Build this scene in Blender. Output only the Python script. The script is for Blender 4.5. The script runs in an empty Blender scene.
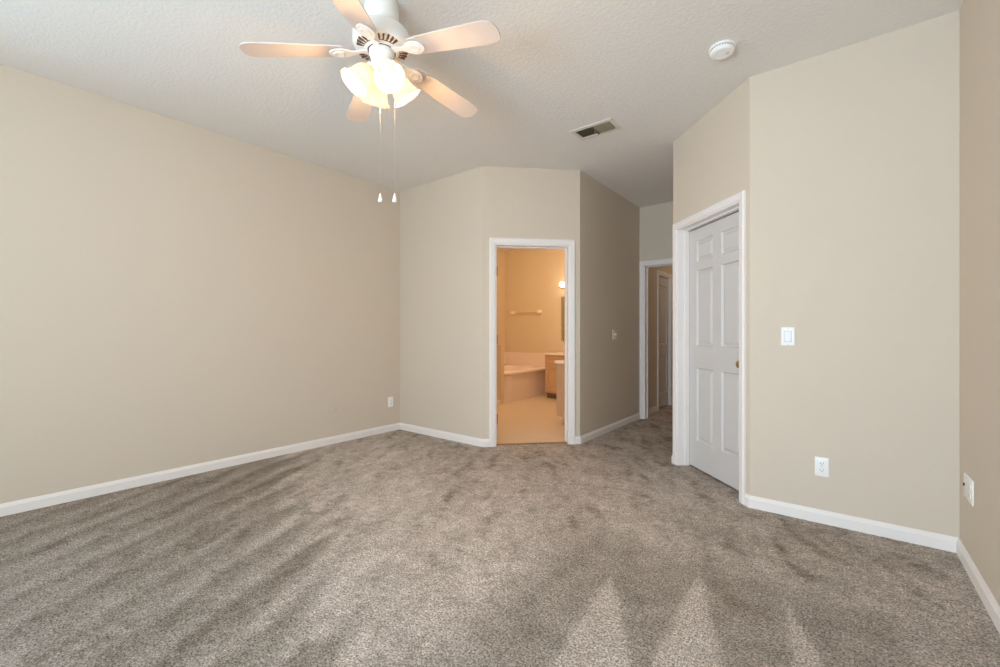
import bpy, bmesh, math, random
from mathutils import Vector, Matrix, noise
random.seed(4)
C = bpy.context.scene.collection
SC = bpy.context.scene
R2 = 2 ** -.5
# ---------------------------------------------------------------- camera, world, daylight, exposure
EYE = 1.15
cam = bpy.data.cameras.new('camera')
cam.sensor_width = 36.0
cam.lens = 431 / 1000 * 36
cam.clip_start = .02
cam.shift_y = -0.0005
co = bpy.data.objects.new('camera', cam); C.objects.link(co)
co.location = (0, 0, EYE)
co.rotation_euler = (math.radians(90), 0, math.radians(38.2))
SC.camera = co
SC.view_settings.view_transform = 'Standard'
SC.view_settings.look = 'None'
SC.view_settings.gamma = 1
SC.view_settings.use_curve_mapping = False
SC.view_settings.exposure = 0.11
SC.cycles.use_denoising = True
SC.cycles.max_bounces = 14
SC.cycles.diffuse_bounces = 8
SC.cycles.transparent_max_bounces = 8
SC.cycles.caustics_reflective = False
SC.cycles.caustics_refractive = False
world = bpy.data.worlds.new('sky'); SC.world = world
world.use_nodes = True
bg = world.node_tree.nodes['Background']
bg.inputs['Color'].default_value = (.80, .90, 1.0, 1)
bg.inputs['Strength'].default_value = 1.0

def area(name, loc, direction, sx, sy, power, col):
    l = bpy.data.lights.new(name, 'AREA'); l.shape = 'RECTANGLE'; l.size = sx; l.size_y = sy
    l.energy = power; l.color = col
    o = bpy.data.objects.new(name, l); C.objects.link(o); o.location = loc
    o.rotation_euler = Vector(direction).to_track_quat('-Z', 'Z').to_euler()
    return o
def point(name, loc, power, col, r=.03):
    l = bpy.data.lights.new(name, 'POINT'); l.energy = power; l.color = col; l.shadow_soft_size = r
    o = bpy.data.objects.new(name, l); C.objects.link(o); o.location = loc
    return o
YB = -2.0            # inner face of the window wall behind the camera
# daylight entering the two windows behind the camera: sky light, and light bounced up off the ground outside
area('window_daylight', (-0.75, YB - .20, 1.35), (0, 1, -.12), 1.7, 1.7, 54, (.64, .81, 1.0))
area('window_ground_bounce', (-0.75, YB - .22, 1.10), (0, 1, .75), 1.7, 1.4, 156, (.66, .825, 1.0))
area('window_daylight', (-4.135 - .20, -1.10, 1.35), (1, 0, -.12), 1.3, 1.7, 34, (.60, .80, 1.0))
area('window_ground_bounce', (-4.135 - .22, -1.10, 1.10), (1, 0, .6), 1.3, 1.4, 22, (.62, .81, 1.0))
point('bathroom_fill_light', (-3.6, 5.2, 2.6), 50, (1, .69, .42), .12)  # unseen lamp without a fixture, added to fill the bathroom with warm light
point('landing_fill_light', (-1.0, 7.4, 2.5), 9, (1, .76, .52), .12)  # unseen lamp added to brighten the landing and warm the hall

# ---------------------------------------------------------------- materials
def lin(c):
    return tuple((v / 255 / 12.92 if v / 255 <= .04045 else ((v / 255 + .055) / 1.055) ** 2.4) for v in c) + (1,)
def mat(name, col, rough=.6, metal=0, spec=.5, bump=None, var=None, emit=None):
    m = bpy.data.materials.new(name); m.use_nodes = True
    nt = m.node_tree; b = nt.nodes['Principled BSDF']
    b.inputs['Base Color'].default_value = lin(col)
    b.inputs['Roughness'].default_value = rough
    b.inputs['Metallic'].default_value = metal
    b.inputs['Specular IOR Level'].default_value = spec
    tc = nt.nodes.new('ShaderNodeTexCoord')
    if bump:
        n = nt.nodes.new('ShaderNodeTexNoise'); n.inputs['Scale'].default_value = bump[0]; n.inputs['Detail'].default_value = bump[3] if len(bump) > 3 else 3
        nt.links.new(tc.outputs['Object'], n.inputs['Vector'])
        bp = nt.nodes.new('ShaderNodeBump'); bp.inputs['Strength'].default_value = bump[1]; bp.inputs['Distance'].default_value = bump[2]
        nt.links.new(n.outputs['Fac'], bp.inputs['Height']); nt.links.new(bp.outputs['Normal'], b.inputs['Normal'])
    if var:
        n = nt.nodes.new('ShaderNodeTexNoise'); n.inputs['Scale'].default_value = var[0]; n.inputs['Detail'].default_value = 2
        mp = nt.nodes.new('ShaderNodeMapping'); mp.inputs['Scale'].default_value = var[2] if len(var) > 2 else (1, 1, 1)
        nt.links.new(tc.outputs['Object'], mp.inputs['Vector']); nt.links.new(mp.outputs['Vector'], n.inputs['Vector'])
        mx = nt.nodes.new('ShaderNodeMix'); mx.data_type = 'RGBA'
        mx.inputs['A'].default_value = lin(col); mx.inputs['B'].default_value = lin(var[1])
        nt.links.new(n.outputs['Fac'], mx.inputs['Factor']); nt.links.new(mx.outputs['Result'], b.inputs['Base Color'])
    if emit:
        b.inputs['Emission Color'].default_value = emit[0] + (1,); b.inputs['Emission Strength'].default_value = emit[1]
    return m
WALL = mat('beige_wall_paint', (211, 199, 183), .75, spec=.25, bump=(55, .12, .004))
WHITE = mat('white_trim_paint', (236, 231, 228), .5, spec=.3)
DOORW = mat('white_door_paint', (208, 205, 203), .42, spec=.4)
BATHW = mat('bathroom_wall_paint', (220, 206, 180), .7, spec=.3)
PLATE = mat('white_plastic', (243, 242, 240), .35)
IVORY = mat('ivory_plastic', (226, 218, 200), .4)
SLOT = mat('dark_slot', (62, 58, 54), .6)
BRASS = mat('polished_brass', (205, 165, 85), .22, metal=1)
BRASSD = mat('brushed_brass', (176, 150, 98), .4, metal=1)
CHROME = mat('chrome', (220, 220, 220), .12, metal=1)
FANW = mat('fan_white_enamel', (236, 234, 230), .35)
BLADE = mat('fan_blade_white_wash', (214, 203, 196), .5, var=(6, (202, 190, 182), (1, 1, 1)))
SLOTB = mat('fan_vent_slot', (104, 76, 54), .7)
CHAIN = mat('chain_metal', (190, 188, 180), .3, metal=.8)
TUB = mat('tub_acrylic', (238, 226, 220), .25)
TILE = mat('surround_tile', (236, 222, 214), .3)
VINYL = mat('bathroom_vinyl', (208, 192, 172), .4, var=(5, (200, 184, 162)))
OAK = mat('oak_cabinet', (206, 172, 136), .45, var=(8, (190, 152, 114), (6, 6, .6)))
KICK = mat('toe_kick_brown', (138, 108, 84), .6)
COUNT = mat('cultured_marble', (240, 226, 208), .25)
VENTD = mat('vent_louver_brown', (132, 124, 102), .5)
VENTB = mat('vent_duct_dark', (96, 90, 74), .8)
MIRR = mat('mirror_glass', (196, 200, 170), .03, metal=1)
THRESH = mat('threshold_strip', (150, 112, 78), .5)

def ceiling_mat():
    m = bpy.data.materials.new('knockdown_ceiling'); m.use_nodes = True
    nt = m.node_tree; b = nt.nodes['Principled BSDF']
    b.inputs['Base Color'].default_value = lin((230, 226, 221)); b.inputs['Roughness'].default_value = .85; b.inputs['Specular IOR Level'].default_value = .15
    tc = nt.nodes.new('ShaderNodeTexCoord')
    n = nt.nodes.new('ShaderNodeTexNoise'); n.inputs['Scale'].default_value = 50; n.inputs['Detail'].default_value = 4; n.inputs['Roughness'].default_value = .6
    nt.links.new(tc.outputs['Object'], n.inputs['Vector'])
    cr = nt.nodes.new('ShaderNodeValToRGB'); cr.color_ramp.elements[0].position = .42; cr.color_ramp.elements[1].position = .58
    nt.links.new(n.outputs['Fac'], cr.inputs['Fac'])
    bp = nt.nodes.new('ShaderNodeBump'); bp.inputs['Strength'].default_value = .34; bp.inputs['Distance'].default_value = .003
    nt.links.new(cr.outputs['Color'], bp.inputs['Height']); nt.links.new(bp.outputs['Normal'], b.inputs['Normal'])
    return m
CEIL = ceiling_mat()

def carpet_mat():
    m = bpy.data.materials.new('greige_plush_carpet'); m.use_nodes = True
    nt = m.node_tree; b = nt.nodes['Principled BSDF']; L = nt.links.new
    b.inputs['Roughness'].default_value = 1; b.inputs['Specular IOR Level'].default_value = .05
    tc = nt.nodes.new('ShaderNodeTexCoord')
    def noi(s, d, r=.6):
        n = nt.nodes.new('ShaderNodeTexNoise'); n.inputs['Scale'].default_value = s; n.inputs['Detail'].default_value = d; n.inputs['Roughness'].default_value = r
        L(tc.outputs['Object'], n.inputs['Vector']); return n
    fine = noi(125, 4, .85); tuft = noi(48, 3, .7)
    at = nt.nodes.new('ShaderNodeAttribute'); at.attribute_name = 'pile_and_shade'
    def ramp(src, p0, c0, p1, c1):
        cr = nt.nodes.new('ShaderNodeValToRGB'); e = cr.color_ramp.elements
        e[0].position = p0; e[0].color = c0; e[1].position = p1; e[1].color = c1
        L(src, cr.inputs['Fac']); return cr
    f1 = ramp(fine.outputs['Fac'], .38, lin((104, 96, 88)), .60, lin((242, 233, 225)))
    f2 = ramp(tuft.outputs['Fac'], .36, (.74, .73, .72, 1), .64, (1.12, 1.12, 1.12, 1))
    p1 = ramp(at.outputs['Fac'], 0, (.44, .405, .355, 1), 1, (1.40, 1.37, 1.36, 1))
    def mul(a, bb):
        x = nt.nodes.new('ShaderNodeMix'); x.data_type = 'RGBA'; x.blend_type = 'MULTIPLY'; x.inputs['Factor'].default_value = 1
        L(a, x.inputs['A']); L(bb, x.inputs['B']); return x.outputs['Result']
    L(mul(mul(f1.outputs['Color'], f2.outputs['Color']), p1.outputs['Color']), b.inputs['Base Color'])
    bp = nt.nodes.new('ShaderNodeBump'); bp.inputs['Strength'].default_value = 1.0; bp.inputs['Distance'].default_value = .010
    L(fine.outputs['Fac'], bp.inputs['Height']); L(bp.outputs['Normal'], b.inputs['Normal'])
    return m
CARPET = carpet_mat()

def shade_mat():
    m = bpy.data.materials.new('frosted_lit_glass'); m.use_nodes = True
    nt = m.node_tree; nt.nodes.clear(); L = nt.links.new
    out = nt.nodes.new('ShaderNodeOutputMaterial')
    d = nt.nodes.new('ShaderNodeBsdfDiffuse'); d.inputs['Color'].default_value = (.66, .62, .57, 1)
    t = nt.nodes.new('ShaderNodeBsdfTranslucent'); t.inputs['Color'].default_value = (.74, .69, .61, 1)
    g = nt.nodes.new('ShaderNodeBsdfGlossy'); g.inputs['Roughness'].default_value = .2
    a = nt.nodes.new('ShaderNodeMixShader'); a.inputs[0].default_value = .6
    b = nt.nodes.new('ShaderNodeMixShader'); b.inputs[0].default_value = .05
    L(d.outputs[0], a.inputs[1]); L(t.outputs[0], a.inputs[2]); L(a.outputs[0], b.inputs[1]); L(g.outputs[0], b.inputs[2])
    L(b.outputs[0], out.inputs['Surface'])
    return m
SHADE = shade_mat()
def emis(name, col, s):
    m = bpy.data.materials.new(name); m.use_nodes = True; nt = m.node_tree; nt.nodes.clear()
    o = nt.nodes.new('ShaderNodeOutputMaterial'); e = nt.nodes.new('ShaderNodeEmission')
    e.inputs['Color'].default_value = col + (1,); e.inputs['Strength'].default_value = s
    nt.links.new(e.outputs[0], o.inputs['Surface']); return m
BULB = emis('lit_bulb', (1, .80, .55), 7)
GLOBE = emis('lit_vanity_globe', (1, .76, .48), 12)
def pane_mat():
    m = bpy.data.materials.new('window_pane'); m.use_nodes = True; nt = m.node_tree; nt.nodes.clear()
    o = nt.nodes.new('ShaderNodeOutputMaterial'); t = nt.nodes.new('ShaderNodeBsdfTransparent'); t.inputs['Color'].default_value = (.95, .97, .96, 1)
    g = nt.nodes.new('ShaderNodeBsdfGlossy'); g.inputs['Roughness'].default_value = .02
    x = nt.nodes.new('ShaderNodeMixShader'); x.inputs[0].default_value = .06
    nt.links.new(t.outputs[0], x.inputs[1]); nt.links.new(g.outputs[0], x.inputs[2]); nt.links.new(x.outputs[0], o.inputs['Surface']); return m
PANE = pane_mat()

# ---------------------------------------------------------------- mesh helpers
def link(name, bm, m, parent=None, smooth=False, kind=None):
    me = bpy.data.meshes.new(name); bmesh.ops.recalc_face_normals(bm, faces=bm.faces); bm.to_mesh(me); bm.free()
    if smooth:
        for p in me.polygons: p.use_smooth = True
    me.materials.append(m)
    o = bpy.data.objects.new(name, me); C.objects.link(o)
    if parent: o.parent = parent
    if kind: o['kind'] = kind
    return o
def auto(o, ang=35):
    for p in o.data.polygons: p.use_smooth = True
    o.data.set_sharp_from_angle(angle=math.radians(ang)); return o
def thing(name, label, cat, M=None, group=None):
    o = bpy.data.objects.new(name, None); C.objects.link(o); o.empty_display_size = .05
    if M is not None: o.matrix_world = M
    o['label'] = label; o['category'] = cat
    if group: o['group'] = group
    return o
def tag(o, label, cat, group=None):
    o['label'] = label; o['category'] = cat
    if group: o['group'] = group
    return o
def box(bm, a, b, bev=0):
    x0, y0, z0 = a; x1, y1, z1 = b
    t = bmesh.new()
    v = [t.verts.new(p) for p in ((x0,y0,z0),(x1,y0,z0),(x1,y1,z0),(x0,y1,z0),(x0,y0,z1),(x1,y0,z1),(x1,y1,z1),(x0,y1,z1))]
    for f in ((0,3,2,1),(4,5,6,7),(0,1,5,4),(1,2,6,5),(2,3,7,6),(3,0,4,7)): t.faces.new([v[i] for i in f])
    if bev: bmesh.ops.bevel(t, geom=list(t.edges), offset=bev, segments=2, profile=.5, affect='EDGES')
    me = bpy.data.meshes.new('t'); t.to_mesh(me); t.free(); bm.from_mesh(me); bpy.data.meshes.remove(me)
def prism(bm, foot, z0, z1):
    lo = [bm.verts.new((x, y, z0)) for x, y in foot]; hi = [bm.verts.new((x, y, z1)) for x, y in foot]
    n = len(foot); bm.faces.new(lo[::-1]); bm.faces.new(hi)
    for i in range(n): bm.faces.new((lo[i], lo[(i+1) % n], hi[(i+1) % n], hi[i]))
def loft(bm, loops, closed=True, cap=False):
    """skin between equal-length vertex loops"""
    vs = [[bm.verts.new(p) for p in lp] for lp in loops]; n = len(loops[0])
    for a, b in zip(vs, vs[1:]):
        for i in range(n if closed else n-1):
            bm.faces.new((a[i], a[(i+1) % n], b[(i+1) % n], b[i]))
    if cap: bm.faces.new(vs[0][::-1]); bm.faces.new(vs[-1])
    return vs
def lathe(bm, prof, n=40, M=Matrix.Identity(4), ripple=None):
    loops = []
    for j, (r, z) in enumerate(prof):
        lp = []
        for i in range(n):
            a = 2*math.pi*i/n; rr = r
            if ripple: rr = r*(1 + ripple(j, a))
            lp.append(M @ Vector((rr*math.cos(a), rr*math.sin(a), z)))
        loops.append(lp)
    return loft(bm, loops)
def lathe_solid(bm, prof, n=40, M=Matrix.Identity(4)):
    vs = lathe(bm, prof, n, M); bm.faces.new(vs[0][::-1]); bm.faces.new(vs[-1])
def tube(bm, pts, r, n=10):
    loops = []
    for k, p in enumerate(pts):
        p = Vector(p); d = (Vector(pts[min(k+1, len(pts)-1)]) - Vector(pts[max(k-1, 0)])).normalized()
        q = d.to_track_quat('Z', 'Y'); rr = r[k] if isinstance(r, (list, tuple)) else r
        loops.append([p + q @ Vector((rr*math.cos(2*math.pi*i/n), rr*math.sin(2*math.pi*i/n), 0)) for i in range(n)])
    loft(bm, loops, cap=True)
def wallframe(P, D, N, z=0):
    """local x along the wall, y out of the wall into the room, z up"""
    D = Vector((D[0], D[1], 0)); N = Vector((N[0], N[1], 0))
    M = Matrix.Identity(4)
    for i in range(3):
        M[i][0] = D[i]; M[i][1] = N[i]; M[i][2] = (0, 0, 1)[i]
    M[0][3], M[1][3], M[2][3] = P[0], P[1], z
    return M

# ---------------------------------------------------------------- room outline (floor plan, metres)
H = 2.84
TH = .14
OUT = [(-4.135, YB), (-4.135, 3.317), (-2.83, 3.317), (-2.115, 4.032), (-2.115, 5.73),
       (-1.155, 5.73), (-1.155, 3.95), (-.465, 3.26), (.495, 3.26), (.495, YB)]
NM = ['left', 'far', 'bathroom_side', 'hall_left', 'hall_end', 'hall_right', 'closet_side', 'right_far', 'right', 'window_side']
def miter(i, d):
    """outline corner i pushed outward by d"""
    n = len(OUT); p0, p1, p2 = Vector(OUT[i-1]), Vector(OUT[i]), Vector(OUT[(i+1) % n])
    a = (p1-p0).normalized(); b = (p2-p1).normalized()
    na = Vector((-a.y, a.x)); nb = Vector((-b.y, b.x))      # clockwise outline: left normal points outward
    return p1 + (na+nb)*(d/(1+na.dot(nb)))
OPEN = {2: [(.119, .903, 0, 2.062)], 4: [(.057, .853, 0, 2.062)], 6: [(.061, .888, 0, 2.062)],
        9: [(.40, 2.10, .45, 2.2)], 0: [(.25, 1.55, .45, 2.2)]}
for i, nm in enumerate(NM):
    a, b = Vector(OUT[i]), Vector(OUT[(i+1) % 10]); ao, bo = miter(i, TH), miter((i+1) % 10, TH)
    d = (b-a).normalized(); nn = Vector((-d.y, d.x)); bm = bmesh.new()
    ops = OPEN.get(i, []); cuts = []
    ps = [(a, ao)]
    for (s0, s1, z0, z1) in ops:
        ps += [(a+d*s0, a+d*s0+nn*TH), (a+d*s1, a+d*s1+nn*TH)]
    ps.append((b, bo))
    for k in range(len(ps)-1):
        foot = [ps[k][0], ps[k+1][0], ps[k+1][1], ps[k][1]]
        if k % 2 == 0: prism(bm, foot, 0, H)
        else:
            z0, z1 = ops[k//2][2:]
            prism(bm, foot, z1, H)
            if z0 > 0: prism(bm, foot, 0, z0)
    link('wall_' + nm, bm, WALL, kind='structure')

# ceiling and floors
bm = bmesh.new(); box(bm, (-6.0, YB-.4, H), (1.2, 9.3, H+.12)); link('ceiling', bm, CEIL, kind='structure')

def pile_and_shade(x, y):
    """lie of the carpet nap, 0 brushed dark .. 1 brushed light, left by vacuum strokes and footprints, plus shade painted on the far end"""
    q = noise.noise((x*.8, y*.8, 3))
    v = .70 - .20*max(0, min(1, (y-2.2)/1.3)) + .14*q + .14*noise.noise((x*2.2+y, y*1.4, 9)) + .22*noise.noise((x*7+y*3, y*5, 1)) + .26*noise.noise((x*17+y*6, y*13, 5)) + .30*noise.noise((x*34, y*34, 8))  # far end painted darker, shade to offset the bathroom light spill
    n5 = noise.noise((x*8+y*5, y*4.5, 14)) + .45*noise.noise((x*22, y*22, 3))
    if n5 > .30: v -= min(.26, (n5-.30)*2.6)
    # overlapping strokes drawn towards the left wall
    u = (.88*x + .475*y + .03*noise.noise((x*1.5, y*1.5, 2)))/.235
    ph = u % 1
    wl = max(0, min(1, (.22 - .45*x - y + .14*math.sin(2*math.pi*u) + .25*noise.noise((x*2.5, y*2.5, 7)))/.20))
    if wl > 0:
        tri = ph/.72 if ph < .72 else (1-ph)/.28
        v = v*(1-.45*wl) + wl*.45*(.14 + .52*tri) - .27*wl
    # wedge-shaped strokes in front of the right-hand corner
    def wedge(ax, ay, bx, by, cx, cy):
        def sd(px, py, qx, qy): return ((x-px)*(qy-py) - (y-py)*(qx-px))/math.hypot(qx-px, qy-py)
        d1, d2 = sd(ax, ay, bx, by), sd(ax, ay, cx, cy)
        e = .012*noise.noise((x*18, y*18, 4))
        t = min(-d1+e, d2+e) if (-d1 > 0 or d2 > 0) else -1
        return max(0, min(1, t/.02))
    g = 0
    for (apex, bl, br) in (((-.874, 2.0), (-.79, 1.26), (-.55, 1.45)), ((-.542, 2.30), (-.52, 1.48), (-.31, 1.65)), ((-.19, 2.25), (-.14, 1.77), (-.03, 1.87))):
        w1 = max(wedge(*apex, *bl, *br), wedge(*apex, *br, *bl)) if y < apex[1] else 0
        g = max(g, w1)
    zone = max(0, min(1, (2.45-y)/.25))*max(0, min(1, (x+1.25)/.2))
    if zone > 0:
        v = v*(1-zone*.75) + zone*.75*(.86*g + .30*(1-g) + .25*(noise.noise((x*9, y*9, 1))))
        if x > .12: v += .2*zone*min(1, (x-.12)/.1)
    return max(0, min(1, v))
def carpet(x0, y0, x1, y1, st):
    nx, ny = int((x1-x0)/st), int((y1-y0)/st)
    vs = [(x0+(x1-x0)*i/nx, y0+(y1-y0)*j/ny, 0) for j in range(ny+1) for i in range(nx+1)]
    fs = [(j*(nx+1)+i, j*(nx+1)+i+1, (j+1)*(nx+1)+i+1, (j+1)*(nx+1)+i) for j in range(ny) for i in range(nx)]
    me = bpy.data.meshes.new('floor'); me.from_pydata(vs, [], fs)
    at = me.attributes.new('pile_and_shade', 'FLOAT', 'POINT')
    at.data.foreach_set('value', [pile_and_shade(v[0], v[1]) for v in vs])
    me.materials.append(CARPET)
    o = bpy.data.objects.new('floor', me); C.objects.link(o); o['kind'] = 'structure'
carpet(-4.3, YB-.2, .7, 8.9, .02)
# bathroom floor, meeting the carpet in the middle of the door opening
def bc(s, n=0): return (-2.83 + R2*s - R2*n, 3.317 + R2*s + R2*n)     # along / out of the bathroom-side wall
bm = bmesh.new()
a0, a1 = bc(.10, .045), bc(.93, .045)
prism(bm, [a0, a1, bc(.93, .13), (-2.2, 4.3), (-2.2, 7.2), (-5.55, 7.2), (-5.55, 3.4), (-3.0, 3.42), bc(.10, .13)], -.02, .006)
link('floor_bathroom', bm, VINYL, kind='structure')
bm = bmesh.new()
prism(bm, [bc(.137, .035), bc(.885, .035), bc(.885, .06), bc(.137, .06)], .0, .011)
link('trim_9', bm, THRESH, kind='structure')

# walls of the spaces seen through the doorways
def wallbox(name, a, b, m=WALL):
    bm = bmesh.new(); box(bm, a, b); return link(name, bm, m, kind='structure')
BX, BY = -5.44, 7.09
wallbox('wall_bathroom_left', (BX-.12, 3.46, 0), (BX, BY+.12, H), BATHW)
wallbox('wall_bathroom_far', (BX, BY, 0), (-2.255, BY+.12, H), BATHW)
wallbox('wall_bathroom_near', (BX, 3.46, 0), (-3.02, 3.47, H), BATHW)
bm = bmesh.new(); prism(bm, [(-2.256, 4.10), (-2.256, BY), (-2.266, BY), (-2.266, 4.12)], 0, H); link('wall_bathroom_right', bm, BATHW, kind='structure')
bm = bmesh.new(); box(bm, (BX, 5.40, 0), (-4.235, 5.49, .94)); box(bm, (BX, 5.39, .94), (-4.225, 5.50, .96), .004)
link('wall_bathroom_partition', bm, BATHW, kind='structure')
# landing beyond the hall door
LX = -2.115
bm = bmesh.new()
box(bm, (LX-.12, 5.87, 0), (LX, 6.50, H)); box(bm, (LX-.12, 6.50, 2.03), (LX, 7.06, H)); box(bm, (LX-.12, 7.06, 0), (LX, 8.6, H))
link('wall_landing_left', bm, WALL, kind='structure')
wallbox('wall_landing_far', (LX-.12, 8.6, 0), (.5, 8.72, H))
wallbox('wall_landing_right', (.3, 5.87, 0), (.42, 8.6, H))
wallbox('wall_landing_near', (-1.015, 5.75, 0), (.3, 5.87, H))
# closet behind the closed door
bm = bmesh.new(); prism(bm, [(.35, 3.4), (.47, 3.4), (.47, 5.75), (.35, 5.75)], 0, H); link('wall_closet_right', bm, WALL, kind='structure')

# ---------------------------------------------------------------- baseboards
BBH, BBT = .078, .014
BPROF = [(0, .0), (BBT, .0), (BBT, BBH-.022), (BBT-.004, BBH-.014), (.006, BBH-.004), (.004, BBH), (0, BBH)]
def baseboard(name, pa, pb, ma=None, mb=None, m=WHITE):
    """pa->pb along the wall (room on the right); ma/mb are end-skew vectors per metre of thickness"""
    pa, pb = Vector(pa), Vector(pb); d = (pb-pa).normalized(); n = Vector((d.y, -d.x))
    ma = ma or n; mb = mb or n
    bm = bmesh.new()
    loft(bm, [[(pa.x+ma.x*t, pa.y+ma.y*t, z) for t, z in BPROF], [(pb.x+mb.x*t, pb.y+mb.y*t, z) for t, z in BPROF]], cap=True)
    return link(name, bm, m, kind='structure')
def mv(i): return (miter(i % 10, -1) - Vector(OUT[i % 10]))
for i, nm in enumerate(NM):
    a, b = Vector(OUT[i]), Vector(OUT[(i+1) % 10]); d = (b-a).normalized()
    if i in (2, 4, 6):
        s0, s1 = OPEN[i][0][:2]; Lg = (b-a).length
        if s0-.052 > .02: baseboard('baseboard_'+nm, a, a+d*(s0-.052), mv(i), None)
        if Lg-s1-.052 > .02: baseboard('baseboard_'+nm+'_end', a+d*(s1+.052), b, None, mv(i+1))
    else:
        baseboard('baseboard_'+nm, a, b, mv(i), mv(i+1))
baseboard('baseboard_landing_left', (LX, 5.87), (LX, 6.44))
baseboard('baseboard_landing_left_end', (LX, 7.12), (LX, 8.6))
baseboard('baseboard_bathroom_partition', (BX, 5.40), (-4.235, 5.40))
baseboard('baseboard_bathroom_left', (BX, 3.47), (BX, 5.40))

# ---------------------------------------------------------------- door casings and jambs
CPROF = [(0, 0), (0, .010), (.012, .0135), (.050, .0175), (.06, .011), (.06, 0)]
def casing(bm, s0, s1, h, y0=0, sgn=1, w=1.0):
    for prof in (CPROF,):
        loops = []
        for (cs, cz, os_, oz) in ((s0, 0, -1, 0), (s0, h, -1, 1), (s1, h, 1, 1), (s1, 0, 1, 0)):
            loops.append([(cs+os_*p*w, y0+sgn*q, cz+oz*p*w) for p, q in prof])
        loft(bm, loops, cap=True)
def opening(nm_c, nm_j, M, s0, s1, h, depth=TH, stop=None, both=True, w=1.0):
    bm = bmesh.new(); casing(bm, s0+.006, s1-.006, h-.006, 0, 1, w)
    if both: casing(bm, s0+.006, s1-.006, h-.006, -depth, -1)
    c = link(nm_c, bm, WHITE, kind='structure'); c.matrix_world = M
    bm = bmesh.new()
    jt = .018; e = .001
    box(bm, (s0-.0, -depth-e, 0), (s0+jt, e, h)); box(bm, (s1-jt, -depth-e, 0), (s1, e, h)); box(bm, (s0, -depth-e, h-jt), (s1, e, h))
    if stop:
        y0, y1 = stop; t = jt+.011
        box(bm, (s0+jt, y0, 0), (s0+t, y1, h-jt), .001); box(bm, (s1-t, y0, 0), (s1-jt, y1, h-jt), .001); box(bm, (s0+jt, y0, h-t), (s1-jt, y1, h-jt), .001)
    j = link(nm_j, bm, WHITE, kind='structure'); j.matrix_world = M
    return c, j
MB = wallframe((-2.83, 3.317), (R2, R2), (R2, -R2))
c1, j1 = opening('trim_1', 'trim_2', MB, .119, .903, 2.062, stop=(-.10, -.065))
ME = wallframe((-2.115, 5.73), (1, 0), (0, -1))
opening('trim_3', 'trim_4', ME, .057, .853, 2.062, stop=(-.10, -.065))
MC = wallframe((-1.155, 3.95), (R2, -R2), (-R2, -R2))
opening('trim_5', 'trim_6', MC, .061, .888, 2.062, stop=(-.098, -.058), both=False, w=.9)
ML = wallframe((LX, 6.50), (0, 1), (1, 0))
opening('trim_7', 'trim_8', ML, 0, .56, 2.03, depth=.12, both=False)

# hinges left on the bathroom jamb, painted white jamb with bare brass leaves
for z in (.25, 1.08, 1.80):
    bm = bmesh.new(); box(bm, (.1365, -.138, z-.045), (.1385, -.101, z+.045)); box(bm, (.137, -.152, z-.045), (.158, -.148, z+.045))
    tube(bm, [(.1590, -.150, z-.050), (.1590, -.150, z+.050)], .0095, 12)
    hg = link('hinge', bm, BRASSD, parent=j1); hg['label'] = 'brass door hinge'

# ---------------------------------------------------------------- panel doors
def panel_door(w, h, th, panels):
    """slab with recessed, raised-field panels on both faces; x 0..w, y -th..0, z 0..h"""
    bm = bmesh.new()
    xs = sorted({0, w} | {p[0] for p in panels} | {p[1] for p in panels})
    zs = sorted({0, h} | {p[2] for p in panels} | {p[3] for p in panels})
    def inp(x, z): return next((p for p in panels if p[0] < x < p[1] and p[2] < z < p[3]), None)
    for y0, s in ((0, -1), (-th, 1)):
        for i in range(len(xs)-1):
            for j in range(len(zs)-1):
                x0, x1, z0, z1 = xs[i], xs[i+1], zs[j], zs[j+1]
                if inp((x0+x1)/2, (z0+z1)/2): continue
                bm.faces.new([bm.verts.new(p) for p in ((x0, y0, z0), (x1, y0, z0), (x1, y0, z1), (x0, y0, z1))])
        for (x0, x1, z0, z1) in panels:
            loops = []
            for ins, dep in ((0, 0), (.002, .0), (.011, .014), (.019, .015), (.040, .004), (.043, .003)):
                loops.append([(x0+ins, y0+s*dep, z0+ins), (x1-ins, y0+s*dep, z0+ins), (x1-ins, y0+s*dep, z1-ins), (x0+ins, y0+s*dep, z1-ins)])
            vs = loft(bm, loops); bm.faces.new(vs[-1])
    for q in (((0,0,0),(0,-th,0),(0,-th,h),(0,0,h)), ((w,0,0),(w,-th,0),(w,-th,h),(w,0,h)), ((0,0,h),(w,0,h),(w,-th,h),(0,-th,h)), ((0,0,0),(w,0,0),(w,-th,0),(0,-th,0))):
        bm.faces.new([bm.verts.new(p) for p in q])
    bmesh.ops.remove_doubles(bm, verts=bm.verts, dist=.0002)
    return bm
def six(w):
    st, mu = .112, .10; pw = (w-2*st-mu)/2
    return [(x, x+pw, z0, z1) for x in (st, st+pw+mu) for z0, z1 in ((.225, .845), (1.025, 1.665), (1.735, 1.915))]
def knob(parent, M, m=BRASS):
    bm = bmesh.new()
    lathe_solid(bm, [(.0, 0), (.032, 0), (.032, .004), (.026, .008), (.011, .010), (.010, .028), (.016, .034), (.026, .042), (.028, .052), (.024, .061), (.012, .066), (.0005, .067)], 28, M)
    o = link('door_knob', bm, m, parent=parent, smooth=True); o['label'] = 'round brass door knob'; return o
TY = Matrix.Rotation(math.radians(-90), 4, 'X')    # lathe axis -> +y
dw = .888-.061-.036-.006
d1 = link('door_1', panel_door(dw, 2.012, .035, six(dw)), DOORW, kind='structure')
d1.matrix_world = MC @ Matrix.Translation((.082, -.10, .014))
knob(d1, Matrix.Translation((dw-.062, 0, .915)) @ TY)
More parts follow.
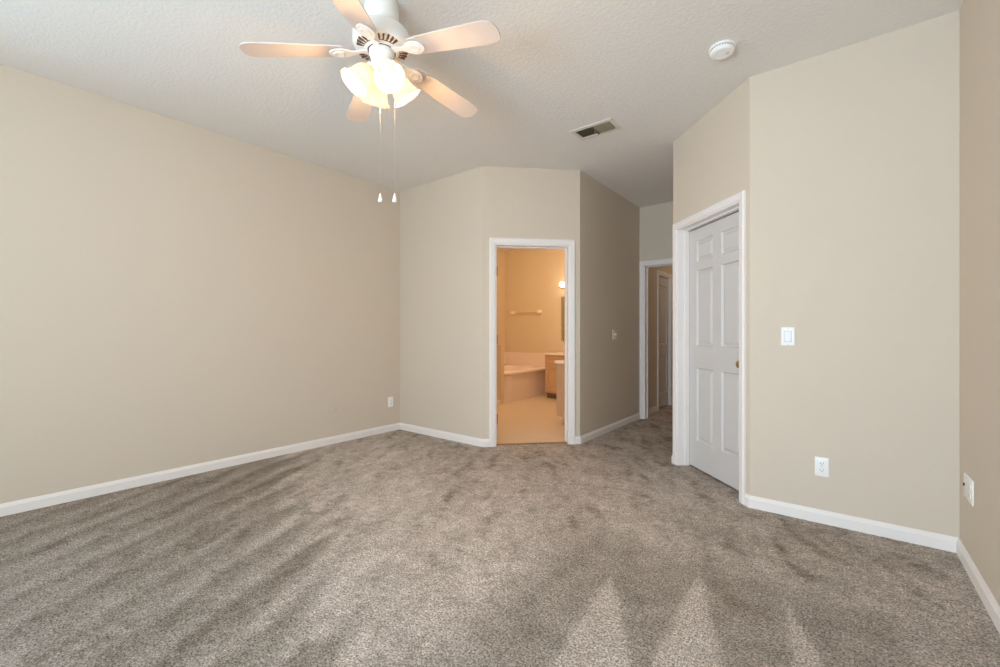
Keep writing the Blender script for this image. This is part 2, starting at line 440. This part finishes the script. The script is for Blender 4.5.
# bathroom door, swung fully into the bathroom
bw = .903-.119-.042
d2 = link('door_2', panel_door(bw, 2.012, .035, six(bw)), DOORW, kind='structure')
d2.matrix_world = MB @ Matrix.Translation((.152, -.165, .016)) @ Matrix.Rotation(math.radians(-108), 4, 'Z')
knob(d2, Matrix.Translation((bw-.062, 0, .915)) @ TY)
# landing closet door, two tall panels
lw = .56-.042
d3 = link('door_3', panel_door(lw, 1.98, .035, [(.07, lw-.07, .2, .80), (.07, lw-.07, .95, 1.86)]), DOORW, kind='structure')
d3.matrix_world = ML @ Matrix.Translation((.021, -.02, .022))
wallbox('wall_landing_closet', (LX-.40, 6.3, 0), (LX-.36, 7.3, H))

# ---------------------------------------------------------------- windows behind the camera
for k, (M, (s0, s1, z0, z1)) in enumerate(((wallframe((.495, YB), (-1, 0), (0, 1)), OPEN[9][0]), (wallframe((-4.135, YB), (0, 1), (1, 0)), OPEN[0][0]))):
    bm = bmesh.new(); f = .05; mid = (s0+s1)/2
    for a, b in (((s0, z0), (s0+f, z1)), ((s1-f, z0), (s1, z1)), ((s0, z0), (s1, z0+f)), ((s0, z1-f), (s1, z1)), ((mid-.025, z0), (mid+.025, z1))):
        box(bm, (a[0], -.10, a[1]), (b[0], -.05, b[1]), .003)
    w = link('window_%d' % (k+1), bm, WHITE, kind='structure'); w.matrix_world = M
    bm = bmesh.new(); box(bm, (s0+.02, -.078, z0+.02), (s1-.02, -.074, z1-.02)); link('pane', bm, PANE, parent=w)
    bm = bmesh.new(); box(bm, (s0-.04, -.05, z0-.03), (s1+.04, .05, z0), .005); link('window_sill', bm, WHITE, parent=w)

# ---------------------------------------------------------------- wall plates
def screw(bm, x, z, y):
    lathe_solid(bm, [(.0032, y-.002), (.0032, y+.0006), (.0022, y+.0011)], 12, Matrix.Translation((x, 0, z)) @ TY)
def plate_bm(w, h, holes=()):
    bm = bmesh.new()
    loops = []
    for ins, y in ((0, 0), (0, .002), (.0015, .0042), (.005, .0058)):
        x, z = w/2-ins, h/2-ins; r = .004; lp = []
        for cx, cz, a0 in ((x-r, z-r, 0), (-x+r, z-r, 90), (-x+r, -z+r, 180), (x-r, -z+r, 270)):
            for q in range(4):
                a = math.radians(a0+30*q); lp.append((cx+r*math.cos(a), y, cz+r*math.sin(a)))
        loops.append(lp)
    loft(bm, loops, cap=True)
    return bm
def receptacle(t, x, z, mw, group_slot=True):
    bm = bmesh.new(); lp = []
    for i in range(28):
        a = 2*math.pi*i/28; lp.append((x+.0172*math.cos(a), max(-.0138, min(.0138, .0172*math.sin(a)))+z))
    loft(bm, [[(p, .004, q) for p, q in lp], [(p, .0078, q) for p, q in lp]], cap=True)
    r = link('socket', bm, mw, parent=t)
    bm = bmesh.new()
    box(bm, (x-.0078, .0074, z-.002), (x-.0056, .0082, z+.008)); box(bm, (x+.0056, .0074, z-.002), (x+.0078, .0082, z+.007))
    lathe_solid(bm, [(.0026, .0074), (.0026, .0082)], 12, Matrix.Translation((x, 0, z-.0075)) @ TY)
    link('socket_slots', bm, SLOT, parent=r)
def outlet(P, D, N, z, label, mw=PLATE, group=None):
    t = thing('wall_outlet', label, 'outlet', wallframe(P, D, N, z), group)
    auto(link('cover_plate', plate_bm(.071, .116), mw, t)); receptacle(t, 0, .0195, mw); receptacle(t, 0, -.0195, mw)
    bm = bmesh.new(); screw(bm, 0, 0, .0058); link('screw', bm, CHAIN, t); return t
outlet((-.082, 3.26), (-1, 0), (0, -1), .339, 'white duplex outlet low on the right-hand far wall below the rocker switch')
outlet((-4.135, 3.18), (0, 1), (1, 0), .343, 'small white outlet low on the long left wall beside the far corner')
# rocker switch
t = thing('light_switch', 'white single rocker switch plate beside the closet door', 'light switch', wallframe((-.2535, 3.26), (-1, 0), (0, -1), 1.128))
auto(link('cover_plate', plate_bm(.073, .117), PLATE, t))
bm = bmesh.new()
for a, b in (((-.0185, -.0345), (-.0165, .0345)), ((.0165, -.0345), (.0185, .0345)), ((-.0185, -.0345), (.0185, -.0325)), ((-.0185, .0325), (.0185, .0345))):
    box(bm, (a[0], .005, a[1]), (b[0], .0062, b[1]))
fr = link('rocker_frame', bm, mat('switch_gap_grey', (165, 166, 168), .5), t)
bm = bmesh.new()
loft(bm, [[(-.0165, .004, -.0325), (.0165, .004, -.0325), (.0165, .004, .0325), (-.0165, .004, .0325)],
          [(-.0155, .0105, -.0315), (.0155, .0105, -.0315), (.0155, .0065, .0315), (-.0155, .0065, .0315)]], cap=True)
link('rocker', bm, mat('rocker_white', (226, 228, 232), .35), t)
for z in (.0485, -.0485):
    bm = bmesh.new(); screw(bm, 0, z, .0058); link('screw', bm, CHAIN, t)
# two gang toggle plate in the hall
t = thing('light_switch', 'ivory double toggle switch plate on the shaded hall wall right of the bathroom doorway', 'light switch', wallframe((-2.115, 4.905), (0, 1), (1, 0), 1.13))
auto(link('cover_plate', plate_bm(.117, .117), IVORY, t))
for x in (-.023, .023):
    bm = bmesh.new(); loft(bm, [[(x-.005, .004, -.012), (x+.005, .004, -.012), (x+.005, .004, .012), (x-.005, .004, .012)],
                               [(x-.0035, .018, .004), (x+.0035, .018, .004), (x+.0035, .016, .011), (x-.0035, .016, .011)]], cap=True)
    link('toggle', bm, PLATE, t)
    for z in (.03, -.03):
        bm = bmesh.new(); screw(bm, x, z, .0058); link('screw', bm, IVORY, t)
# combined cable and power plate, right-hand wall by the frame edge
t = thing('wall_outlet', 'wide white cover plate with a cable jack and an outlet, on the right side wall', 'outlet', wallframe((.495, 3.045), (0, -1), (-1, 0), .395))
auto(link('cover_plate', plate_bm(.175, .117), PLATE, t)); receptacle(t, .045, .0195, PLATE); receptacle(t, .045, -.0195, PLATE)
bm = bmesh.new(); lathe_solid(bm, [(.0085, .004), (.0085, .008), (.0050, .0082), (.0050, .011), (.0015, .0112)], 14, Matrix.Translation((-.068, 0, .003)) @ TY); link('cable_jack', bm, SLOT, t)
for z in (.048, -.048):
    bm = bmesh.new(); screw(bm, -.02, z, .0058); link('screw', bm, CHAIN, t)
# painted-over blank plates
o = auto(link('blank_plate', plate_bm(.071, .116), WALL)); o.matrix_world = wallframe((-4.135, 2.455), (0, 1), (1, 0), .375)
tag(o, 'blank wall plate painted beige like the long left wall it sits on', 'wall plate')

# ---------------------------------------------------------------- ceiling vent and smoke detector
t = thing('ceiling_vent', 'rectangular ceiling air vent with brown-grey louvers in a white frame', 'air vent', Matrix.Translation((-1.59, 3.303, H)))
bm = bmesh.new()
ox, oy, ix, iy = .183, .108, .147, .068
loops = []
for (x, y, z) in ((ox, oy, 0), (ox-.003, oy-.003, -.006), (ix+.006, iy+.006, -.008), (ix, iy, -.003), (ix, iy, 0)):
    loops.append([(x, y, z), (-x, y, z), (-x, -y, z), (x, -y, z)])
loft(bm, loops); link('vent_frame', bm, mat('vent_frame_white', (214, 208, 198), .5), t)
bm = bmesh.new(); box(bm, (-ix, -iy, -.0012), (ix, iy, -.0002)); link('duct_opening', bm, VENTB, t)
for sx in (-1, 1):
    bm = bmesh.new()
    for k in range(4):
        y = -iy+.018+k*.033; e = -sx; w_ = .012 if sx < 0 else .0070; x0, x1 = (.006, ix) if sx > 0 else (-ix, -.006)
        loft(bm, [[(x0, y-w_*e, -.0125), (x1, y-w_*e, -.0125), (x1, y-.0105*e, -.0130), (x0, y-.0105*e, -.0130)],
                  [(x0, y+.010*e, -.0022), (x1, y+.010*e, -.0022), (x1, y+.0115*e, -.0027), (x0, y+.0115*e, -.0027)]], cap=True)
    link('louvers', bm, VENTD, t)
bm = bmesh.new(); box(bm, (-.006, -iy, -.016), (.006, iy, -.0015), .001); box(bm, (-.012, -.004, -.026), (.012, .004, -.014), .001); link('damper_lever', bm, VENTB, t)

t = thing('smoke_detector', 'round white smoke detector on the ceiling', 'smoke detector', Matrix.Translation((-.545, 2.818, H)) @ Matrix.Rotation(math.pi, 4, 'X'))
bm = bmesh.new(); lathe_solid(bm, [(.070, 0), (.072, .003), (.072, .010), (.068, .013)], 48); auto(link('mounting_base', bm, PLATE, t), 40)
bm = bmesh.new(); lathe_solid(bm, [(.064, .010), (.064, .019), (.067, .021), (.066, .032), (.058, .039), (.040, .042), (.038, .0405), (.020, .0405), (.018, .042), (.0005, .042)], 48); auto(link('cover', bm, PLATE, t), 30)
bm = bmesh.new()
for k in range(28):
    a = 2*math.pi*k/28; M = Matrix.Rotation(a, 4, 'Z')
    tb = bmesh.new(); box(tb, (.0625, -.004, .0135), (.0655, .004, .0185)); tb.transform(M); me = bpy.data.meshes.new('q'); tb.to_mesh(me); tb.free(); bm.from_mesh(me); bpy.data.meshes.remove(me)
link('smoke_slots', bm, mat('detector_slot_grey', (130, 128, 132), .6), t)
bm = bmesh.new(); lathe_solid(bm, [(.010, .0405), (.010, .0435), (.008, .0445)], 20, Matrix.Translation((.028, 0, 0))); link('test_button', bm, mat('button_grey', (205, 203, 206), .5), t)

# ---------------------------------------------------------------- ceiling fan with four-light kit
FX, FY = -1.846, 1.364
fan = thing('ceiling_fan', 'white five-blade ceiling fan with four lit bell glass shades', 'ceiling fan', Matrix.Translation((FX, FY, H)))
bm = bmesh.new(); lathe_solid(bm, [(.078, 0), (.084, -.004), (.086, -.03), (.086, -.075), (.080, -.092), (.066, -.104), (.045, -.108), (.0005, -.108)][::-1], 56); auto(link('canopy', bm, FANW, fan), 40)
bm = bmesh.new(); lathe_solid(bm, [(.034, -.150), (.034, -.105)], 32); auto(link('neck', bm, FANW, fan))
HB = -.243   # bottom of the motor housing below the ceiling
bm = bmesh.new(); lathe_solid(bm, [(.0005, HB+.001), (.074, HB+.001), (.080, HB), (.088, HB+.001), (.128, HB+.009), (.138, HB+.016), (.143, HB+.028), (.143, HB+.072), (.137, HB+.088), (.120, HB+.097), (.036, HB+.103), (.0005, HB+.103)], 64)
mh = auto(link('motor_housing', bm, FANW, fan), 40)
# cast vent slots, in five fans between the blade irons
PH = math.radians(38.2 + 1) + 2.076      # world angle of the first blade
for b in range(5):
    mid = PH + (b+.5)*2*math.pi/5
    bm = bmesh.new()
    lathe_arc = [(.0905*math.cos(mid+q), .0905*math.sin(mid+q)) for q in [-.40+.042*i for i in range(20)]]
    loft(bm, [[(x*k1, y*k1, z) for x, y in lathe_arc] + [(x*k0, y*k0, z) for x, y in lathe_arc[::-1]] for z, k0, k1 in ((HB-.0008, .985, 1.005), (HB+.006, .985, 1.005))], cap=True)
    for k in range(-2, 3):
        a = mid + k*.185; lg = .040 - .003*abs(k)
        tb = bmesh.new()
        loft(tb, [[(.090+lg*q, sgn*wd, z) for q, sgn, wd in ((0, -1, .0025), (.5, -1, .0048), (1, -1, .004), (1, 1, .004), (.5, 1, .0048), (0, 1, .0025))] for z in (HB-.0005, HB+.011)], cap=True)
        tb.transform(Matrix.Rotation(a, 4, 'Z')); me = bpy.data.meshes.new('q'); tb.to_mesh(me); tb.free(); bm.from_mesh(me); bpy.data.meshes.remove(me)
    link('vent_slots', bm, SLOTB, mh)
bm = bmesh.new(); lathe_solid(bm, [(.079, HB+.001), (.079, HB-.004), (.074, HB-.007), (.070, HB-.004)], 48); auto(link('flywheel_ring', bm, FANW, fan))
bm = bmesh.new(); lathe_solid(bm, [(.069, HB-.001), (.069, HB-.0045)], 48); link('ring_gap', bm, SLOT, fan)
# blades
def blade_bm():
    pr = [(.185, .047), (.20, .052), (.30, .058), (.45, .064), (.58, .067), (.615, .065), (.640, .056), (.652, .042), (.659, .022), (.661, 0)]
    up = [(x, w) for x, w in pr]; dn = [(x, -w) for x, w in pr[::-1][1:]]
    ol = up+dn
    bm = bmesh.new(); t = .003
    loft(bm, [[(x, y, -t) for x, y in ol], [(x, y, t) for x, y in ol]], cap=True)
    return bm
def iron_bm():
    bm = bmesh.new()
    # flat arm from the flywheel, widening into a rounded shield under the blade
    secs = [(.072, .016, .0), (.100, .014, .001), (.125, .012, -.004), (.150, .020, -.008), (.170, .034, -.009), (.195, .042, -.009), (.225, .038, -.009), (.245, .026, -.009), (.258, .008, -.009)]
    loft(bm, [[(x, -w, z-.003), (x, w, z-.003), (x, w, z+.003), (x, -w, z+.003)] for x, w, z in secs], cap=True)
    # raised oval boss
    lathe_solid(bm, [(.026, -.012), (.026, -.0155), (.022, -.017), (.018, -.0155), (.0005, -.0150)], 24, Matrix.Translation((.208, 0, 0)))
    for x, y in ((.185, .02), (.185, -.02), (.235, 0)):
        lathe_solid(bm, [(.005, -.011), (.005, -.015), (.003, -.016)], 10, Matrix.Translation((x, y, 0)))
    return bm
blade0 = None
for b in range(5):
    a = PH + b*2*math.pi/5
    Mb = Matrix.Translation((0, 0, HB-.004)) @ Matrix.Rotation(a, 4, 'Z') @ Matrix.Rotation(math.radians(6.6), 4, 'Y')
    Mp = Mb @ Matrix.Rotation(math.radians(-7), 4, 'X')
    if blade0 is None:
        blade0 = link('blade', blade_bm(), BLADE, fan); iron0 = link('blade_bracket', iron_bm(), FANW, blade0); auto(iron0)
        bl, ir = blade0, iron0
    else:
        bl = blade0.copy(); C.objects.link(bl); bl.parent = fan; ir = iron0.copy(); C.objects.link(ir); ir.parent = bl
    bl.matrix_local = Mp
    ir.matrix_local = Matrix.Translation((0, 0, 0))
# light kit
bm = bmesh.new(); lathe_solid(bm, [(.0005, -.372), (.022, -.371), (.040, -.363), (.050, -.350), (.054, -.337), (.054, -.290), (.060, -.276), (.064, -.262), (.064, -.248)], 40); auto(link('light_kit', bm, FANW, fan), 40)
for k in range(4):
    a = math.radians(38.2) + math.radians(30 + 90*k)
    # socket axis points outward and down
    Ms = Matrix.Rotation(a, 4, 'Z') @ Matrix.Translation((.044, 0, -.328)) @ Matrix.Rotation(math.radians(180-38), 4, 'Y') @ Matrix.Scale(1.15, 4)
    bm = bmesh.new(); lathe_solid(bm, [(.012, -.012), (.014, .0), (.021, .006), (.023, .012), (.023, .034), (.026, .038)], 24, Ms); sk = auto(link('lamp_holder', bm, FANW, fan), 40)
    bm = bmesh.new()
    prof = [(.024, .030), (.032, .036), (.041, .050), (.046, .068), (.048, .086), (.051, .104), (.058, .120), (.068, .133)]
    inn = [(r-.003, z) for r, z in prof[::-1]]
    lathe(bm, prof+inn, 72, Ms, ripple=lambda j, an: (.030*math.cos(12*an)*max(0, 1-abs(j-7.5)/5)))
    link('glass_shade', bm, SHADE, fan, smooth=True)
    bm = bmesh.new(); lathe_solid(bm, [(.011, .034), (.012, .048), (.020, .062), (.0255, .078), (.024, .092), (.015, .103), (.0005, .107)], 24, Ms); link('bulb', bm, BULB, fan, smooth=True)
    p = point('fan_bulb_light', (0, 0, 0), 7.6, (1, .60, .27), .03); p.location = (Matrix.Translation((FX, FY, H)) @ Ms) @ Vector((0, 0, .138))
# pull chains
lv = Vector((math.cos(math.radians(38.2)), math.sin(math.radians(38.2)), 0))
for s, zb in ((-.008, -.985), (.066, -.985)):
    p = lv*s; 
    top = -.365 if abs(s) < .03 else -.262
    bm = bmesh.new(); tube(bm, [(p.x, p.y, top), (p.x, p.y, zb)], .0007, 6)
    ch = link('pull_chain', bm, CHAIN, fan)
    bm = bmesh.new(); lathe_solid(bm, [(.0015, .012), (.004, .004), (.009, -.018), (.0115, -.027), (.010, -.032), (.0005, -.034)][::-1], 20, Matrix.Translation((p.x, p.y, zb)))
    link('pull_knob', bm, PLATE, ch, smooth=True)

# ---------------------------------------------------------------- bathroom fittings
# garden tub set in a deck
t = thing('bathtub', 'pale deep-sided bathtub in the back corner of the bathroom', 'bathtub', Matrix.Translation((BX, 5.49, 0)))
W_, L_, RH = 1.20, BY-5.49, .50
bm = bmesh.new(); n = 48
def rect(z, e=0):
    lp = []
    for i in range(n):
        a = 2*math.pi*(i+.5)/n; c, s = math.cos(a), math.sin(a); k = 1/max(abs(c), abs(s))
        lp.append((W_/2+(W_/2-e-.003)*c*k, L_/2+(L_/2-e-.003)*s*k, z))
    return lp
def oval(rx, ry, z): return [(W_/2+rx*math.copysign(abs(math.cos(2*math.pi*(i+.5)/n))**.75, math.cos(2*math.pi*(i+.5)/n)), L_/2+ry*math.copysign(abs(math.sin(2*math.pi*(i+.5)/n))**.75, math.sin(2*math.pi*(i+.5)/n)), z) for i in range(n)]
vs = loft(bm, [rect(.005, .03), rect(RH-.05, .03), rect(RH-.04, 0), rect(RH-.008, 0), rect(RH, .008), oval(.50, .70, RH), oval(.48, .68, RH+.012), oval(.455, .655, RH+.008), oval(.42, .62, RH-.12), oval(.36, .54, .10), oval(.30, .46, .08)])
bm.faces.new(vs[-1]); auto(link('tub_body', bm, TUB, t), 40)
bm = bmesh.new(); tube(bm, [(.06, .8, RH+.005), (.06, .8, RH+.09), (.09, .8, RH+.12), (.16, .8, RH+.11)], .013, 12); link('tub_spout', bm, CHROME, t)
bm = bmesh.new()
box(bm, (BX+.001, BY-.012, RH+.002), (BX+1.205, BY, .757), .003); box(bm, (BX, 5.495, RH+.002), (BX+.012, BY-.012, .757), .003)
tag(link('tile_surround', bm, TILE), 'low pale tile splashback behind the bathtub below the towel bar', 'splashback')
# towel bar
t = thing('towel_bar', 'wall-mounted towel bar with two pale round posts above the bathtub', 'towel bar', Matrix.Translation((-4.90, BY, 1.555)))
TN = Matrix.Rotation(math.radians(90), 4, 'X')
for x in (-.315, .315):
    bm = bmesh.new(); lathe_solid(bm, [(.048, 0), (.048, .008), (.038, .018), (.024, .030), (.022, .050), (.040, .058), (.044, .072), (.030, .084), (.0005, .088)], 24, Matrix.Translation((x, 0, 0)) @ TN)
    auto(link('towel_bar_post', bm, COUNT, t), 40)
bm = bmesh.new(); tube(bm, [(-.31, -.062, 0), (.31, -.062, 0)], .008, 12); link('rail', bm, mat('clear_acrylic_bar', (214, 186, 148), .25), t)
# far vanity
def cabinet(nm, x0, x1, y0, y1, z1, front, label, doors):
    """front: '-y' or '-x' ; toe kick on the front"""
    t = thing(nm, label, 'vanity cabinet', Matrix.Translation((x0, y0, 0)))
    w, d = x1-x0, y1-y0; bm = bmesh.new()
    box(bm, (0, 0, .10), (w, d, z1), .002); link('body', bm, OAK, t)
    bm = bmesh.new()
    if front == '-y': box(bm, (.0, .07, .007), (w, d, .10))
    else: box(bm, (.08, 0, .007), (w, d, .10))
    link('toe_kick', bm, KICK if front == '-y' else OAK, t)
    for k in range(doors):
        L = (w if front == '-y' else d)
        a, b = L*k/doors+.02, L*(k+1)/doors-.02
        for z0_, z1_, nm2 in ((.13, z1-.17, 'cabinet_door'), (z1-.15, z1-.03, 'drawer')):
            pb = panel_door(b-a, z1_-z0_, .018, [(.045, b-a-.045, .035, z1_-z0_-.035)] if nm2 == 'drawer' else [(.055, b-a-.055, .055, z1_-z0_-.055)])
            o = link(nm2, pb, OAK, t)
            if front == '-y': o.matrix_local = Matrix.Translation((b, 0, z0_)) @ Matrix.Rotation(math.pi, 4, 'Z') @ Matrix.Translation((0, .018, 0))
            else: o.matrix_local = Matrix.Translation((0, a, z0_)) @ Matrix.Rotation(math.radians(90), 4, 'Z') @ Matrix.Translation((0, .018, 0))
    bm = bmesh.new()
    box(bm, (-.025, -.025, z1), (w, d, z1+.035), .008)
    if front == '-y': box(bm, (-.0, d-.02, z1+.033), (w, d, z1+.13), .004)
    else: box(bm, (w-.02, .0, z1+.033), (w, d, z1+.13), .004)
    link('countertop', bm, COUNT, t)
    return t
cabinet('vanity_cabinet', -4.06, -2.90, 6.44, BY-.001, .765, '-y', 'oak vanity cabinet with pale top against the bathroom far wall under the mirror', 3)
cabinet('vanity_cabinet', -2.80, -2.268, 4.72, 6.2, .765, '-x', 'nearer oak vanity cabinet, just its end panel and pale top inside the doorway', 3)
t = thing('faucet', 'pale basin faucet on the far vanity top', 'faucet', Matrix.Translation((-3.88, 6.93, .801)))
bm = bmesh.new(); box(bm, (-.08, -.025, 0), (.08, .025, .018), .006); link('base', bm, CHROME, t)
bm = bmesh.new(); tube(bm, [(0, 0, .015), (0, 0, .11), (0, -.03, .135), (0, -.10, .12)], .012, 12); link('spout', bm, CHROME, t)
for x in (-.06, .06):
    bm = bmesh.new(); lathe_solid(bm, [(.012, .015), (.010, .035), (.020, .042), (.020, .062), (.012, .068)], 16, Matrix.Translation((x, 0, 0))); link('handle', bm, COUNT, t)
# mirror and vanity light
t = thing('wall_mirror', 'tall frameless mirror on the bathroom far wall above the vanity', 'mirror', Matrix.Translation((-4.10, BY, 1.0)))
bm = bmesh.new(); box(bm, (0, -.006, 0), (1.2, 0, .83)); link('glass', bm, MIRR, t)
bm = bmesh.new(); box(bm, (-.006, -.009, -.004), (.006, 0, .834), .001); link('edge_channel', bm, BRASSD, t)
t = thing('vanity_light', 'lit globe vanity light bar on the bathroom wall above the mirror', 'wall light', Matrix.Translation((-4.12, BY, 2.05)))
bm = bmesh.new(); box(bm, (0, -.05, -.05), (.9, 0, .05), .005); link('light_bar', bm, CHROME, t)
for k in range(4):
    bm = bmesh.new(); bmesh.ops.create_uvsphere(bm, u_segments=24, v_segments=14, radius=.05, matrix=Matrix.Translation((.08+.245*k, -.10, 0))); link('globe_bulb', bm, GLOBE, t, smooth=True)
